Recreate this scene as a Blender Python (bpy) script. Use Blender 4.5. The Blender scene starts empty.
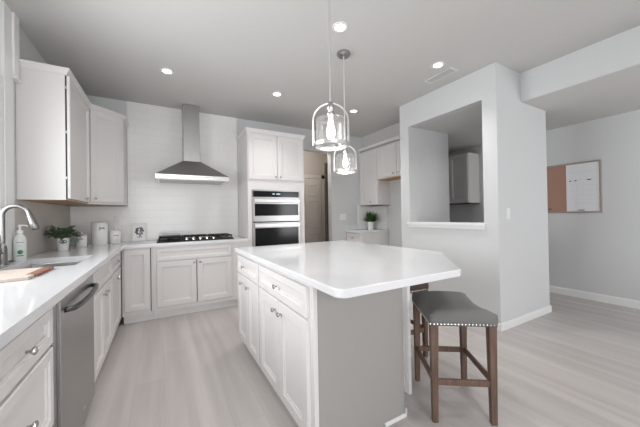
import bpy, bmesh, math, random
from mathutils import Vector, Matrix
random.seed(7)
C = bpy.context.scene.collection
scene = bpy.context.scene

# ------------------------------------------------------------------ camera
FPX, YAW, PITCH, ROLL, CAM_H = 279.23, -0.5159, 0.0066, -0.0162, 1.216
F = Vector((math.sin(-YAW)*math.cos(PITCH), math.cos(YAW)*math.cos(PITCH), math.sin(PITCH)))
R0 = Vector((math.cos(YAW), math.sin(YAW), 0)); U0 = R0.cross(F)
RV = R0*math.cos(ROLL)+U0*math.sin(ROLL); UV = -R0*math.sin(ROLL)+U0*math.cos(ROLL)
cd = bpy.data.cameras.new('camera'); cam = bpy.data.objects.new('camera', cd); C.objects.link(cam)
cd.sensor_width = 36; cd.lens = FPX*36/640; cd.clip_start = .02
cam.matrix_world = Matrix(((RV.x, UV.x, -F.x, 0), (RV.y, UV.y, -F.y, 0), (RV.z, UV.z, -F.z, CAM_H), (0, 0, 0, 1)))
scene.camera = cam

# ------------------------------------------------------------------ light
w = bpy.data.worlds.new('world'); scene.world = w; w.use_nodes = True
w.node_tree.nodes['Background'].inputs[0].default_value = (.93, .96, 1, 1)
w.node_tree.nodes['Background'].inputs[1].default_value = .5
scene.view_settings.view_transform = 'Standard'; scene.view_settings.look = 'None'
scene.view_settings.gamma = 1; scene.view_settings.use_curve_mapping = False
scene.view_settings.exposure = 0.22

def area(name, loc, direction, sx, sy, power, col=(1, 1, 1)):
    l = bpy.data.lights.new(name, 'AREA'); l.shape = 'RECTANGLE'; l.size = sx; l.size_y = sy; l.energy = power; l.color = col
    o = bpy.data.objects.new(name, l); C.objects.link(o); o.location = loc
    o.rotation_euler = Vector(direction).to_track_quat('-Z', 'Y').to_euler(); return o
XL, YB, H, XR, XD, HD = -.975, 4.4655, 2.77, 3.76, 5.10, 2.446
YN = -2.3
area('sink_window_daylight', (XL-.30, 2.0, 1.75), (1, 0, -.05), 1.7, 1.3, 75, (.95, .98, 1))
area('rear_fill_light', (.10, YN+.0, 1.35), (-.04, 1, .08), 1.6, 1.9, 58, (.97, .98, 1))  # unseen fill light from behind, set in an invented wall opening
area('dining_fill_light', (4.35, YN+.0, 1.3), (.22, 1, 0), .9, 1.6, 36, (.97, .98, 1))  # added fill for the dining side, its window is invented too
LAMP_POWER, BULB_POWER = 17, .6

# ------------------------------------------------------------------ materials
def mat(name, col, rough=.5, metal=0, spec=.5, trans=0, emit=0, emit_col=None, coat=0, ior=1.45, bump=0, bscale=60, alpha=1):
    m = bpy.data.materials.new(name); m.use_nodes = True; nt = m.node_tree; b = nt.nodes['Principled BSDF']
    b.inputs['Base Color'].default_value = (*col, 1); b.inputs['Roughness'].default_value = rough
    b.inputs['Metallic'].default_value = metal; b.inputs['Specular IOR Level'].default_value = spec
    b.inputs['Transmission Weight'].default_value = trans; b.inputs['IOR'].default_value = ior; b.inputs['Coat Weight'].default_value = coat
    b.inputs['Alpha'].default_value = alpha
    if emit: b.inputs['Emission Strength'].default_value = emit; b.inputs['Emission Color'].default_value = (*(emit_col or col), 1)
    if bump:
        tc = nt.nodes.new('ShaderNodeTexCoord'); n = nt.nodes.new('ShaderNodeTexNoise'); n.inputs['Scale'].default_value = bscale
        bp = nt.nodes.new('ShaderNodeBump'); bp.inputs['Strength'].default_value = bump; bp.inputs['Distance'].default_value = .002
        nt.links.new(tc.outputs['Object'], n.inputs['Vector']); nt.links.new(n.outputs[0], bp.inputs['Height']); nt.links.new(bp.outputs[0], b.inputs['Normal'])
    return m
def ramp_mix(m, build):
    nt = m.node_tree; return build(nt, nt.nodes, nt.links, nt.nodes['Principled BSDF'])
M = {}
M['wall'] = mat('wall_paint', (.655, .662, .665), .75, bump=.05, bscale=300)
M['wall_shaded'] = mat('wall_paint_shaded', (.56, .525, .495), .6)  # grey wall paint, darkened and browned to carry the shade under the cabinets
M['ceiling'] = mat('ceiling_paint', (.62, .61, .595), .9)
M['trim'] = mat('trim_paint', (.84, .84, .83), .4)
M['cab'] = mat('cabinet_paint', (.74, .715, .705), .38)
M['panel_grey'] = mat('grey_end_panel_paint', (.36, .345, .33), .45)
M['shade_dark'] = mat('painted_shade', (.06, .055, .05), .8)  # near-black standing in for shade in door gaps and below cabinets
M['wood_under'] = mat('cabinet_underside_wood', (.50, .30, .16), .5)
M['toe'] = mat('toe_paint', (.80, .79, .78), .5)
M['steel'] = mat('stainless_steel', (.50, .495, .49), .3, 1)
M['steel_dark'] = mat('stainless_steel_dark', (.42, .41, .405), .33, 1)
M['faucet'] = mat('faucet_nickel', (.27, .265, .26), .3, 1)
M['nickel'] = mat('brushed_nickel', (.82, .81, .79), .32, 1)
M['knob'] = mat('satin_nickel_knob', (.46, .45, .44), .25, 1)
M['chrome'] = mat('chrome', (.85, .85, .86), .08, 1)
M['black_glass'] = mat('black_oven_glass', (.010, .010, .011), .12, spec=.3)
M['black'] = mat('black_iron', (.012, .012, .012), .5, spec=.25)
M['black_steel'] = mat('dark_handle_steel', (.12, .12, .12), .3, 1)
M['gskt'] = mat('dark_gasket', (.03, .03, .03), .6)
M['ceramic'] = mat('white_ceramic', (.86, .86, .86), .2)
M['ink'] = mat('dark_ink', (.10, .10, .11), .6)
M['grey_ink'] = mat('grey_ink', (.38, .39, .42), .6)
M['faint_ink'] = mat('faint_ink', (.66, .67, .70), .5)
M['soap'] = mat('clear_soap_bottle', (.83, .86, .84), .2, alpha=.82)
M['white_plastic'] = mat('white_plastic', (.85, .85, .85), .35)
M['green_label'] = mat('green_label', (.02, .25, .12), .5)
M['leaf'] = mat('leaf_green', (.13, .19, .115), .5)
M['grass'] = mat('tuft_green', (.05, .12, .025), .5)
M['soil'] = mat('soil', (.05, .035, .025), .9)
M['label_green'] = mat('sage_emblem', (.13, .19, .15), .6)
M['walnut'] = mat('walnut_strip', (.23, .105, .065), .5)
M['lens'] = mat('lamp_lens', (1, .98, .95), .5, emit=9)
M['bulb'] = mat('pendant_bulb', (1, .93, .82), .3, emit=1.8)
M['digit'] = mat('oven_display', (.6, .75, .85), .5, emit=.12)
M['cork'] = mat('cork', (.42, .245, .18), .85)
M['whiteboard'] = mat('whiteboard', (.83, .84, .86), .3)
M['board_frame'] = mat('grey_brown_frame', (.36, .30, .27), .5)
M['fabric'] = mat('grey_fabric', (.19, .188, .185), .85, bump=.3, bscale=500)
M['brown'] = mat('brown_seat', (.10, .062, .048), .7)
M['nail'] = mat('nailhead_silver', (.85, .83, .8), .25, 1)
M['hall'] = mat('hall_paint', (.50, .465, .43), .75)
M['hall_door'] = mat('hall_door_paint', (.62, .58, .54), .45)
M['dark_door'] = mat('dark_bronze_door', (.09, .075, .065), .5)
M['grille'] = mat('vent_shadow', (.3, .3, .3), .7)
M['vent'] = mat('vent_white', (.74, .73, .72), .5)

def glass(name, tint=(1, 1, 1), gl=.12):
    m = bpy.data.materials.new(name); m.use_nodes = True; nt = m.node_tree; nt.nodes.remove(nt.nodes['Principled BSDF'])
    out = nt.nodes['Material Output']; t = nt.nodes.new('ShaderNodeBsdfTransparent'); g = nt.nodes.new('ShaderNodeBsdfGlossy')
    d = nt.nodes.new('ShaderNodeBsdfTranslucent'); d.inputs[0].default_value = (.9, .9, .9, 1)
    t.inputs[0].default_value = (*tint, 1); g.inputs['Roughness'].default_value = .04
    lw = nt.nodes.new('ShaderNodeLayerWeight'); lw.inputs[0].default_value = .35
    mx = nt.nodes.new('ShaderNodeMixShader'); mx2 = nt.nodes.new('ShaderNodeMixShader'); mx2.inputs[0].default_value = gl
    nt.links.new(lw.outputs['Facing'], mx.inputs[0]); nt.links.new(t.outputs[0], mx.inputs[1]); nt.links.new(g.outputs[0], mx.inputs[2])
    nt.links.new(mx.outputs[0], mx2.inputs[1]); nt.links.new(d.outputs[0], mx2.inputs[2]); nt.links.new(mx2.outputs[0], out.inputs[0]); return m
M['glass'] = glass('pendant_glass', gl=.08); M['pane'] = glass('window_glass', gl=0)

def _floor():
    m = mat('vinyl_planks', (.5, .46, .43), .33)
    nt = m.node_tree; N = nt.nodes; L = nt.links; b = N['Principled BSDF']
    tc = N.new('ShaderNodeTexCoord'); mp = N.new('ShaderNodeMapping'); mp.inputs['Rotation'].default_value = (0, 0, math.pi/2)
    L.new(tc.outputs['Object'], mp.inputs[0])
    br = N.new('ShaderNodeTexBrick'); br.inputs['Scale'].default_value = 1; br.inputs['Brick Width'].default_value = 1.22; br.inputs['Row Height'].default_value = .18
    br.inputs['Mortar Size'].default_value = .0012; br.offset = .37; br.inputs['Color1'].default_value = (.53, .495, .48, 1); br.inputs['Color2'].default_value = (.57, .535, .52, 1)
    br.inputs['Mortar'].default_value = (.45, .42, .405, 1); br.inputs['Bias'].default_value = 0
    L.new(mp.outputs[0], br.inputs['Vector'])
    mg = N.new('ShaderNodeMapping'); mg.inputs['Scale'].default_value = (4.5, .22, 1); L.new(tc.outputs['Object'], mg.inputs[0])
    n = N.new('ShaderNodeTexNoise'); n.inputs['Scale'].default_value = 2.2; n.inputs['Detail'].default_value = 6; L.new(mg.outputs[0], n.inputs['Vector'])
    cr = N.new('ShaderNodeValToRGB'); cr.color_ramp.elements[0].position = .3; cr.color_ramp.elements[0].color = (.80, .79, .785, 1); cr.color_ramp.elements[1].position = .7; cr.color_ramp.elements[1].color = (1.1, 1.1, 1.1, 1)
    L.new(n.outputs[0], cr.inputs[0])
    mx = N.new('ShaderNodeMixRGB'); mx.blend_type = 'MULTIPLY'; mx.inputs[0].default_value = .85
    L.new(br.outputs['Color'], mx.inputs[1]); L.new(cr.outputs[0], mx.inputs[2]); L.new(mx.outputs[0], b.inputs['Base Color'])
    bp = N.new('ShaderNodeBump'); bp.inputs['Strength'].default_value = .15; bp.inputs['Distance'].default_value = .002; bp.invert = True
    L.new(br.outputs['Fac'], bp.inputs['Height']); L.new(bp.outputs[0], b.inputs['Normal'])
    return m
M['floor'] = _floor()
def _tile(name, axis):
    m = mat(name, (.8, .8, .79), .16); nt = m.node_tree; N = nt.nodes; L = nt.links; b = N['Principled BSDF']
    tc = N.new('ShaderNodeTexCoord'); sp = N.new('ShaderNodeSeparateXYZ'); cb = N.new('ShaderNodeCombineXYZ')
    L.new(tc.outputs['Object'], sp.inputs[0]); L.new(sp.outputs[axis], cb.inputs[0]); L.new(sp.outputs[2], cb.inputs[1])
    br = N.new('ShaderNodeTexBrick'); br.inputs['Scale'].default_value = 1; br.inputs['Brick Width'].default_value = .305; br.inputs['Row Height'].default_value = .102
    br.inputs['Mortar Size'].default_value = .0022; br.inputs['Mortar Smooth'].default_value = .3
    br.inputs['Color1'].default_value = (.90, .89, .875, 1); br.inputs['Color2'].default_value = (.885, .875, .86, 1); br.inputs['Mortar'].default_value = (.81, .80, .79, 1)
    L.new(cb.outputs[0], br.inputs['Vector']); L.new(br.outputs['Color'], b.inputs['Base Color'])
    bp = N.new('ShaderNodeBump'); bp.inputs['Strength'].default_value = .25; bp.inputs['Distance'].default_value = .0015; bp.invert = True
    L.new(br.outputs['Fac'], bp.inputs['Height']); L.new(bp.outputs[0], b.inputs['Normal']); return m
M['tile_x'] = _tile('subway_tile_along_x', 0); M['tile_y'] = _tile('subway_tile_along_y', 1)
def _quartz():
    m = mat('white_quartz', (.86, .865, .875), .12, coat=.2); nt = m.node_tree; N = nt.nodes; L = nt.links; b = N['Principled BSDF']
    tc = N.new('ShaderNodeTexCoord'); n = N.new('ShaderNodeTexNoise'); n.inputs['Scale'].default_value = 7; n.inputs['Detail'].default_value = 8
    L.new(tc.outputs['Object'], n.inputs['Vector']); cr = N.new('ShaderNodeValToRGB')
    cr.color_ramp.elements[0].color = (.72, .725, .745, 1); cr.color_ramp.elements[1].color = (.77, .775, .785, 1); L.new(n.outputs[0], cr.inputs[0]); L.new(cr.outputs[0], b.inputs['Base Color']); return m
M['quartz'] = _quartz()
def _wood(name, c0, c1, scale=(1, 1, 14)):
    m = mat(name, c0, .5); nt = m.node_tree; N = nt.nodes; L = nt.links; b = N['Principled BSDF']
    tc = N.new('ShaderNodeTexCoord'); mp = N.new('ShaderNodeMapping'); mp.inputs['Scale'].default_value = scale; L.new(tc.outputs['Object'], mp.inputs[0])
    n = N.new('ShaderNodeTexNoise'); n.inputs['Scale'].default_value = 4; n.inputs['Detail'].default_value = 6; L.new(mp.outputs[0], n.inputs['Vector'])
    cr = N.new('ShaderNodeValToRGB'); cr.color_ramp.elements[0].position = .3; cr.color_ramp.elements[1].position = .7
    cr.color_ramp.elements[0].color = (*c0, 1); cr.color_ramp.elements[1].color = (*c1, 1); L.new(n.outputs[0], cr.inputs[0]); L.new(cr.outputs[0], b.inputs['Base Color']); return m
M['stool_wood'] = _wood('stool_wood', (.105, .062, .045), (.19, .118, .085), (14, 14, 1.2))
M['maple'] = _wood('maple', (.50, .42, .36), (.62, .54, .48), (2, 12, 4))

# ------------------------------------------------------------------ mesh helpers
class MB:
    def __init__(s): s.bm = bmesh.new()
    def box(s, x0, y0, z0, x1, y1, z1, bev=0, seg=1, T=None):
        b2 = bmesh.new(); r = bmesh.ops.create_cube(b2, size=1)
        for v in b2.verts: v.co = Vector((x0+(v.co.x+.5)*(x1-x0), y0+(v.co.y+.5)*(y1-y0), z0+(v.co.z+.5)*(z1-z0)))
        bmesh.ops.recalc_face_normals(b2, faces=b2.faces)
        if bev: bmesh.ops.bevel(b2, geom=b2.edges[:], offset=bev, segments=seg, affect='EDGES', profile=.5)
        return s.merge(b2, T)
    def merge(s, b2, T=None):
        if T is not None: bmesh.ops.transform(b2, matrix=T, verts=b2.verts)
        me = bpy.data.meshes.new('tmp'); b2.to_mesh(me); b2.free(); s.bm.from_mesh(me); bpy.data.meshes.remove(me); return s
    def tube(s, pts, r, n=10, caps=True):
        pts = [Vector(p) for p in pts]; rs = r if isinstance(r, (list, tuple)) else [r]*len(pts); rings = []; up = None
        for i, p in enumerate(pts):
            d = (pts[min(i+1, len(pts)-1)]-pts[max(i-1, 0)]).normalized()
            if up is None: up = Vector((0, 0, 1)) if abs(d.z) < .9 else Vector((1, 0, 0))
            a = d.cross(up).normalized(); up = a.cross(d).normalized()
            rings.append([s.bm.verts.new(p+(a*math.cos(t)+up*math.sin(t))*rs[i]) for t in [2*math.pi*k/n for k in range(n)]])
        for A, B in zip(rings, rings[1:]):
            for k in range(n): s.bm.faces.new((A[k], A[(k+1) % n], B[(k+1) % n], B[k]))
        if caps: s.bm.faces.new(rings[0][::-1]); s.bm.faces.new(rings[-1])
        return s
    def lathe(s, prof, n=24, T=None, cap=True):
        b2 = bmesh.new(); rings = []
        for r, z in prof: rings.append([b2.verts.new((max(r, 1e-4)*math.cos(2*math.pi*k/n), max(r, 1e-4)*math.sin(2*math.pi*k/n), z)) for k in range(n)])
        for A, B in zip(rings, rings[1:]):
            for k in range(n): b2.faces.new((A[k], A[(k+1) % n], B[(k+1) % n], B[k]))
        if cap: b2.faces.new(rings[0][::-1]); b2.faces.new(rings[-1])
        bmesh.ops.recalc_face_normals(b2, faces=b2.faces); return s.merge(b2, T)
    def prism(s, poly, z0, z1, bev=0, seg=2, T=None):
        b2 = bmesh.new(); lo = [b2.verts.new((x, y, z0)) for x, y in poly]; hi = [b2.verts.new((x, y, z1)) for x, y in poly]; n = len(poly)
        b2.faces.new(lo[::-1]); b2.faces.new(hi)
        for k in range(n): b2.faces.new((lo[k], lo[(k+1) % n], hi[(k+1) % n], hi[k]))
        bmesh.ops.recalc_face_normals(b2, faces=b2.faces)
        if bev:
            es = [e for e in b2.edges if abs(e.verts[0].co.z-e.verts[1].co.z) < 1e-6]
            bmesh.ops.bevel(b2, geom=es, offset=bev, segments=seg, affect='EDGES', profile=.5)
        return s.merge(b2, T)
    def build(s, name, m, parent=None, smooth=False, loc=None):
        me = bpy.data.meshes.new(name)
        off = Vector(parent['_o']) if parent is not None and '_o' in parent else (Vector(loc) if loc is not None else Vector((0, 0, 0)))
        if off.length: bmesh.ops.translate(s.bm, verts=s.bm.verts, vec=-off)
        s.bm.to_mesh(me); s.bm.free(); o = bpy.data.objects.new(name, me); C.objects.link(o); me.materials.append(m if not isinstance(m, str) else M[m])
        if parent is not None: o.parent = parent; o['_o'] = tuple(off)
        elif loc is not None: o.location = off
        if smooth:
            me.polygons.foreach_set('use_smooth', [True]*len(me.polygons))
            try: me.set_sharp_from_angle(angle=math.radians(40))
            except Exception: pass
        return o
def tag(o, label, cat, group=None):
    o['label'] = label; o['category'] = cat
    if group: o['group'] = group
    return o
def thing(name, label, cat, loc, group=None):
    o = bpy.data.objects.new(name, None); C.objects.link(o); o.location = loc; o['_o'] = tuple(loc); o.empty_display_size = .05
    return tag(o, label, cat, group)
def struct(o): o['kind'] = 'structure'; return o
def dup(o, parent=None):
    c = o.copy(); C.objects.link(c)
    if parent is not None: c.parent = parent
    for ch in list(o.children): dup(ch, c)
    return c
def frame(O, U, W):
    U = Vector(U).normalized(); W = Vector(W).normalized(); Z = Vector((0, 0, 1))
    return Matrix(((U.x, Z.x, W.x, O[0]), (U.y, Z.y, W.y, O[1]), (U.z, Z.z, W.z, O[2]), (0, 0, 0, 1)))
def panel(T, u0, u1, v0, v1, t=.02, rail=.06, flat=False):
    """cabinet front with raised border, in frame T (u right, v up, w out of the face)"""
    b2 = bmesh.new()
    rings = [(0, 0), (0, t-.004), (.004, t)]
    if not flat:
        r = min(rail, (u1-u0)*.3, (v1-v0)*.3)
        rings += [(r, t), (r+.002, t-.006), (r+.012, t-.008), (r+.013, t-.014)]
    R_ = []
    for i, wv in rings: R_.append([b2.verts.new(p) for p in ((u0+i, v0+i, wv), (u1-i, v0+i, wv), (u1-i, v1-i, wv), (u0+i, v1-i, wv))])
    for A, B in zip(R_, R_[1:]):
        for k in range(4): b2.faces.new((A[k], A[(k+1) % 4], B[(k+1) % 4], B[k]))
    b2.faces.new(R_[0][::-1]); b2.faces.new(R_[-1]); bmesh.ops.recalc_face_normals(b2, faces=b2.faces)
    m = MB(); m.merge(b2, T)
    if T.determinant() < 0: bmesh.ops.reverse_faces(m.bm, faces=m.bm.faces)
    return m
def knob(T, u, v, w, parent, m='knob'):
    L = T @ Matrix.Translation((u, v, w))
    MB().lathe([(.004, 0), (.0055, .002), (.005, .012), (.011, .017), (.014, .022), (.013, .027), (.006, .030), (.0001, .0305)], 14, L).build('knob', m, parent, True)
def fbox(T, u0, v0, w0, u1, v1, w1, bev=0): return MB().box(u0, v0, w0, u1, v1, w1, bev, 1, T)
def molding(m, path, prof):
    """sweep profile [(out, z)] along an open xy path; out is to the right of the travel direction"""
    P = [Vector((x, y)) for x, y in path]; rings = []
    for i, p in enumerate(P):
        ns = []
        if i > 0: d = (P[i]-P[i-1]).normalized(); ns.append(Vector((d.y, -d.x)))
        if i < len(P)-1: d = (P[i+1]-P[i]).normalized(); ns.append(Vector((d.y, -d.x)))
        if len(ns) == 2: n = (ns[0]+ns[1]).normalized(); n = n/max(.3, n.dot(ns[0]))
        else: n = ns[0]
        rings.append([m.bm.verts.new((p.x+n.x*o, p.y+n.y*o, z)) for o, z in prof])
    k = len(prof)
    for A, B in zip(rings, rings[1:]):
        for j in range(k): m.bm.faces.new((A[j], A[(j+1) % k], B[(j+1) % k], B[j]))
    m.bm.faces.new(rings[0]); m.bm.faces.new(rings[-1][::-1]); bmesh.ops.recalc_face_normals(m.bm, faces=m.bm.faces); return m
CROWN = lambda z: [(-.01, z+.03), (.008, z+.03), (.014, z+.045), (.030, z+.066), (.032, z+.068), (.032, z+.080), (-.01, z+.080)]
BASE = [(0, 0), (.014, 0), (.014, .085), (.008, .1), (0, .1)]

# ------------------------------------------------------------------ the room
def S(name, m, *boxes):
    mb = MB()
    for b in boxes: mb.box(*b)
    return struct(mb.build(name, m))
S('floor', 'floor', (-1.2, YN-.1, -.1, 5.3, 6.2, 0))
S('ceiling', 'ceiling', (-1.2, YN-.1, H, 3.52, YB+.1, H+.1))
S('ceiling_dining', 'ceiling', (3.52, YN-.1, HD, 5.3, YB+.1, H+.1), (3.0155+.12, 1.743, HD, 3.52, 2.772, HD+.04))
WY0, WY1, WZ0, WZ1 = 1.25, 2.73, 1.08, 2.22
S('wall_left', 'wall', (XL-.15, YN-.1, 0, XL, WY0, H), (XL-.15, WY1, 0, XL, YB+.1, H), (XL-.15, WY0, 0, XL, WY1, WZ0), (XL-.15, WY0, WZ1, XL, WY1, H))
S('wall_back', 'wall', (XL-.15, YB, 0, 2.0, YB+.12, H), (2.785, YB, 0, XR+.12, YB+.12, H), (2.0, YB, 2.40, 2.785, YB+.12, H), (XR+.12, YB, 0, 5.3, YB+.12, H))
S('wall_right', 'wall', (XR, 2.932, 0, XR+.12, YB, H))
# pass-through wall block: a hole through the wall facing the kitchen
PX, T0 = 3.0155, .12
S('wall_passage', 'wall', (PX, 1.593, 0, PX+T0, 2.932, 1.075), (PX, 1.593, 2.435, PX+T0, 2.932, H), (PX, 1.593, 1.075, PX+T0, 1.743, 2.435), (PX, 2.772, 1.075, PX+T0, 2.932, 2.435),
  (PX+T0, 1.593, 0, 4.098, 1.743, HD), (PX+T0, 1.593, HD, 3.53, 1.743, H), (PX+T0, 2.772, 0, XR+.12, 2.932, H))
S('wall_header', 'wall', (3.515, YN, HD+.004, 3.60, 1.593, H))
S('wall_dining', 'wall', (XD, YN-.1, 0, XD+.12, YB+.1, H))
S('wall_near', 'wall', (-1.1, YN-.12, 0, -.65, YN-.02, H), (-.65, YN-.12, 2.3, 1.15, YN-.02, H), (1.15, YN-.12, 0, 3.9, YN-.02, H), (3.9, YN-.12, 0, 4.8, YN-.02, .5), (3.9, YN-.12, 2.1, 4.8, YN-.02, H), (4.8, YN-.12, 0, 5.2, YN-.02, H))
# hall beyond the back wall
HY = 5.55
S('wall_hall', 'hall', (1.9, HY, 0, 3.45, HY+.1, 2.75), (1.85, YB+.12, 0, 1.95, HY, 2.75), (3.4, YB+.12, 0, 3.5, HY, 2.75))
S('ceiling_hall', 'hall', (1.85, YB+.12, 2.75, 3.5, HY+.1, 2.85))
def baseboard(name, path, f=1): struct(molding(MB(), path, [(o, z*f) for o, z in BASE]).build(name, 'trim'))
baseboard('baseboard_dining', [(XD, YB), (XD, YN)][::1])
baseboard('baseboard_passage', [(4.098, 1.743), (4.098, 1.593), (PX, 1.593), (PX, 2.932)][::-1], .78)
# sill ledge of the pass-through
S('trim_1', 'trim', (PX-.035, 1.715, 1.075, PX+T0+.02, 2.80, 1.105), (PX-.014, 1.725, 1.035, PX, 2.79, 1.075))
# left window over the sink
wn = struct(MB().box(XL-.13, WY0, WZ0, XL-.09, WY1, WZ0+.05).box(XL-.13, WY0, WZ1-.05, XL-.09, WY1, WZ1).box(XL-.13, WY0, WZ0, XL-.09, WY0+.05, WZ1).box(XL-.13, WY1-.05, WZ0, XL-.09, WY1, WZ1).box(XL-.125, WY0, 1.63, XL-.095, WY1, 1.67).build('window_1', 'trim'))
MB().box(XL-.112, WY0+.05, WZ0+.05, XL-.108, WY1-.05, WZ1-.05).build('pane', 'pane', wn)
MB().box(XL, WY0-.09, WZ0-.02, XL+.018, WY0, WZ1).box(XL, WY1, WZ0-.02, XL+.018, WY1+.075, WZ1).box(XL, WY0-.11, WZ0-.05, XL+.05, WY1+.02, WZ0-.02).build('casing', 'trim', wn)
S('trim_2', 'trim', (XL, 2.915, 2.29, XL+.035, 3.0, H-.002), (XL, 2.915, 2.275, XL+.045, 3.005, 2.295))
S('trim_3', 'trim', (XL, 2.80, .93, XL+.022, 2.914, H-.002), (XL, 2.93, .93, XL+.012, 2.965, 2.274))
# tiled backsplash
S('backsplash_back', 'tile_x', (XL+.008, YB-.008, .914, -.386, YB, 1.372), (-.386, YB-.008, .914, 1.045, YB, H), (3.39, YB-.008, .93, XR-.008, YB, 1.40))
S('backsplash_left', 'wall_shaded', (XL, 2.95, .914, XL+.008, YB, 1.372), (XL, -.2, .914, XL+.008, 2.95, 1.03))
S('backsplash_right', 'tile_y', (XR-.008, 4.03, .93, XR, YB, 1.40))

# hall doors
def sixpanel(m, T, u0, u1, v0, v1, t):
    m.merge(panel(T, u0, u1, v0, v1, t, flat=True).bm)
    wd = (u1-u0); 
    for a, b in ((.10, .46), (.54, .90)):
        for c, d in ((.10, .40), (.46, .76), (.81, .94)):
            m.merge(panel(T @ Matrix.Translation((0, 0, t-.002)), u0+a*wd, u0+b*wd, v0+c*(v1-v0), v0+d*(v1-v0), .012, .02).bm)
    return m
Th = frame((0, HY, 0), (1, 0, 0), (0, -1, 0))
d1 = struct(sixpanel(MB(), Th, 2.42, 3.18, .01, 2.04, .02).build('door_1', 'hall_door'))
MB().box(2.33, HY-.018, 0, 2.41, HY, 2.13).box(3.19, HY-.018, 0, 3.27, HY, 2.13).box(2.33, HY-.018, 2.05, 3.27, HY, 2.13).build('casing', 'hall_door', d1)
d2 = struct(MB().box(2.75, YB+.15, .01, 3.36, YB+.19, 2.23, .003).build('door_2', 'dark_door'))

# ------------------------------------------------------------------ ceiling lights
l = bpy.data.lights.new('hall_fill_light', 'POINT'); l.energy = 12; l.shadow_soft_size = .12; l.color = (1, .93, .85)  # bare light added to brighten the dark hall, no fixture
lo = bpy.data.objects.new('hall_fill_light', l); C.objects.link(lo); lo.location = (2.3, 4.85, 2.55)
LT = [((.066, 3.35),), ((1.294, 3.342),), ((1.30, 1.905),), ((2.534, 1.912),), ((2.517, 3.367),)]
LT = [(LT[0][0], 'round recessed ceiling light between the corner wall cabinet and the range hood'), (LT[1][0], 'round recessed ceiling light in front of the tall oven cabinet'),
      (LT[2][0], 'round recessed ceiling light over the island, beside the pendant canopy'), (LT[3][0], 'round recessed ceiling light next to the ceiling air vent'),
      (LT[4][0], 'smallest recessed ceiling light, beyond the pendants towards the far wall cabinets')]
r0 = None
for (x, y), lab in LT:
    if r0 is None:
        t = r0 = thing('recessed_light', lab, 'ceiling light', (x, y, H), 'recessed ceiling lights')
        MB().lathe([(.043, 0), (.066, 0), (.066, -.004), (.060, -.008), (.043, -.006)], 32, Matrix.Translation((x, y, H)), cap=False).build('trim_ring', 'trim', t, True)
        MB().lathe([(.0001, -.003), (.043, -.003), (.043, -.0045), (.0001, -.0045)], 32, Matrix.Translation((x, y, H))).build('lens', 'lens', t)
    else:
        t = dup(r0); t.location = (x, y, H); tag(t, lab, 'ceiling light', 'recessed ceiling lights')
    l = bpy.data.lights.new('recessed_lamp', 'SPOT'); l.energy = LAMP_POWER; l.spot_size = math.radians(112); l.spot_blend = 1; l.shadow_soft_size = .06; l.color = (1, .97, .94)
    lo = bpy.data.objects.new('recessed_lamp', l); C.objects.link(lo); lo.location = (0, 0, -.03); lo.parent = t

for x, y in ((.066, 1.905), (.066, .45), (1.30, .45)):      # unseen bare downlights, added along the ceiling grid to brighten the floor
    lo = bpy.data.objects.new('recessed_lamp', l); C.objects.link(lo); lo.location = (x, y, H-.03)
v = thing('air_vent', 'long white slotted air vent set in the ceiling', 'air vent', (2.755, 2.05, H))
MB().box(2.69, 1.87, H-.006, 2.82, 2.23, H-.0005, .002).build('frame', 'vent', v)
mb = MB(); mb.box(2.715, 1.90, H-.0075, 2.795, 2.20, H-.0055); mb.build('grille', 'grille', v)
for k in range(3):
    MB().box(2.728+k*.024, 1.90, H-.012, 2.734+k*.024, 2.20, H-.0076).build('slat', 'vent', v)

l2 = bpy.data.lights.new('opening_fill_light', 'SPOT'); l2.energy = 9; l2.spot_size = math.radians(140); l2.spot_blend = 1; l2.shadow_soft_size = .06; l2.color = (1, .97, .94)  # unseen light added behind the wall opening to brighten its jamb
lo = bpy.data.objects.new('opening_fill_light', l2); C.objects.link(lo); lo.location = (3.5, 2.1, HD-.03)
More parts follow.
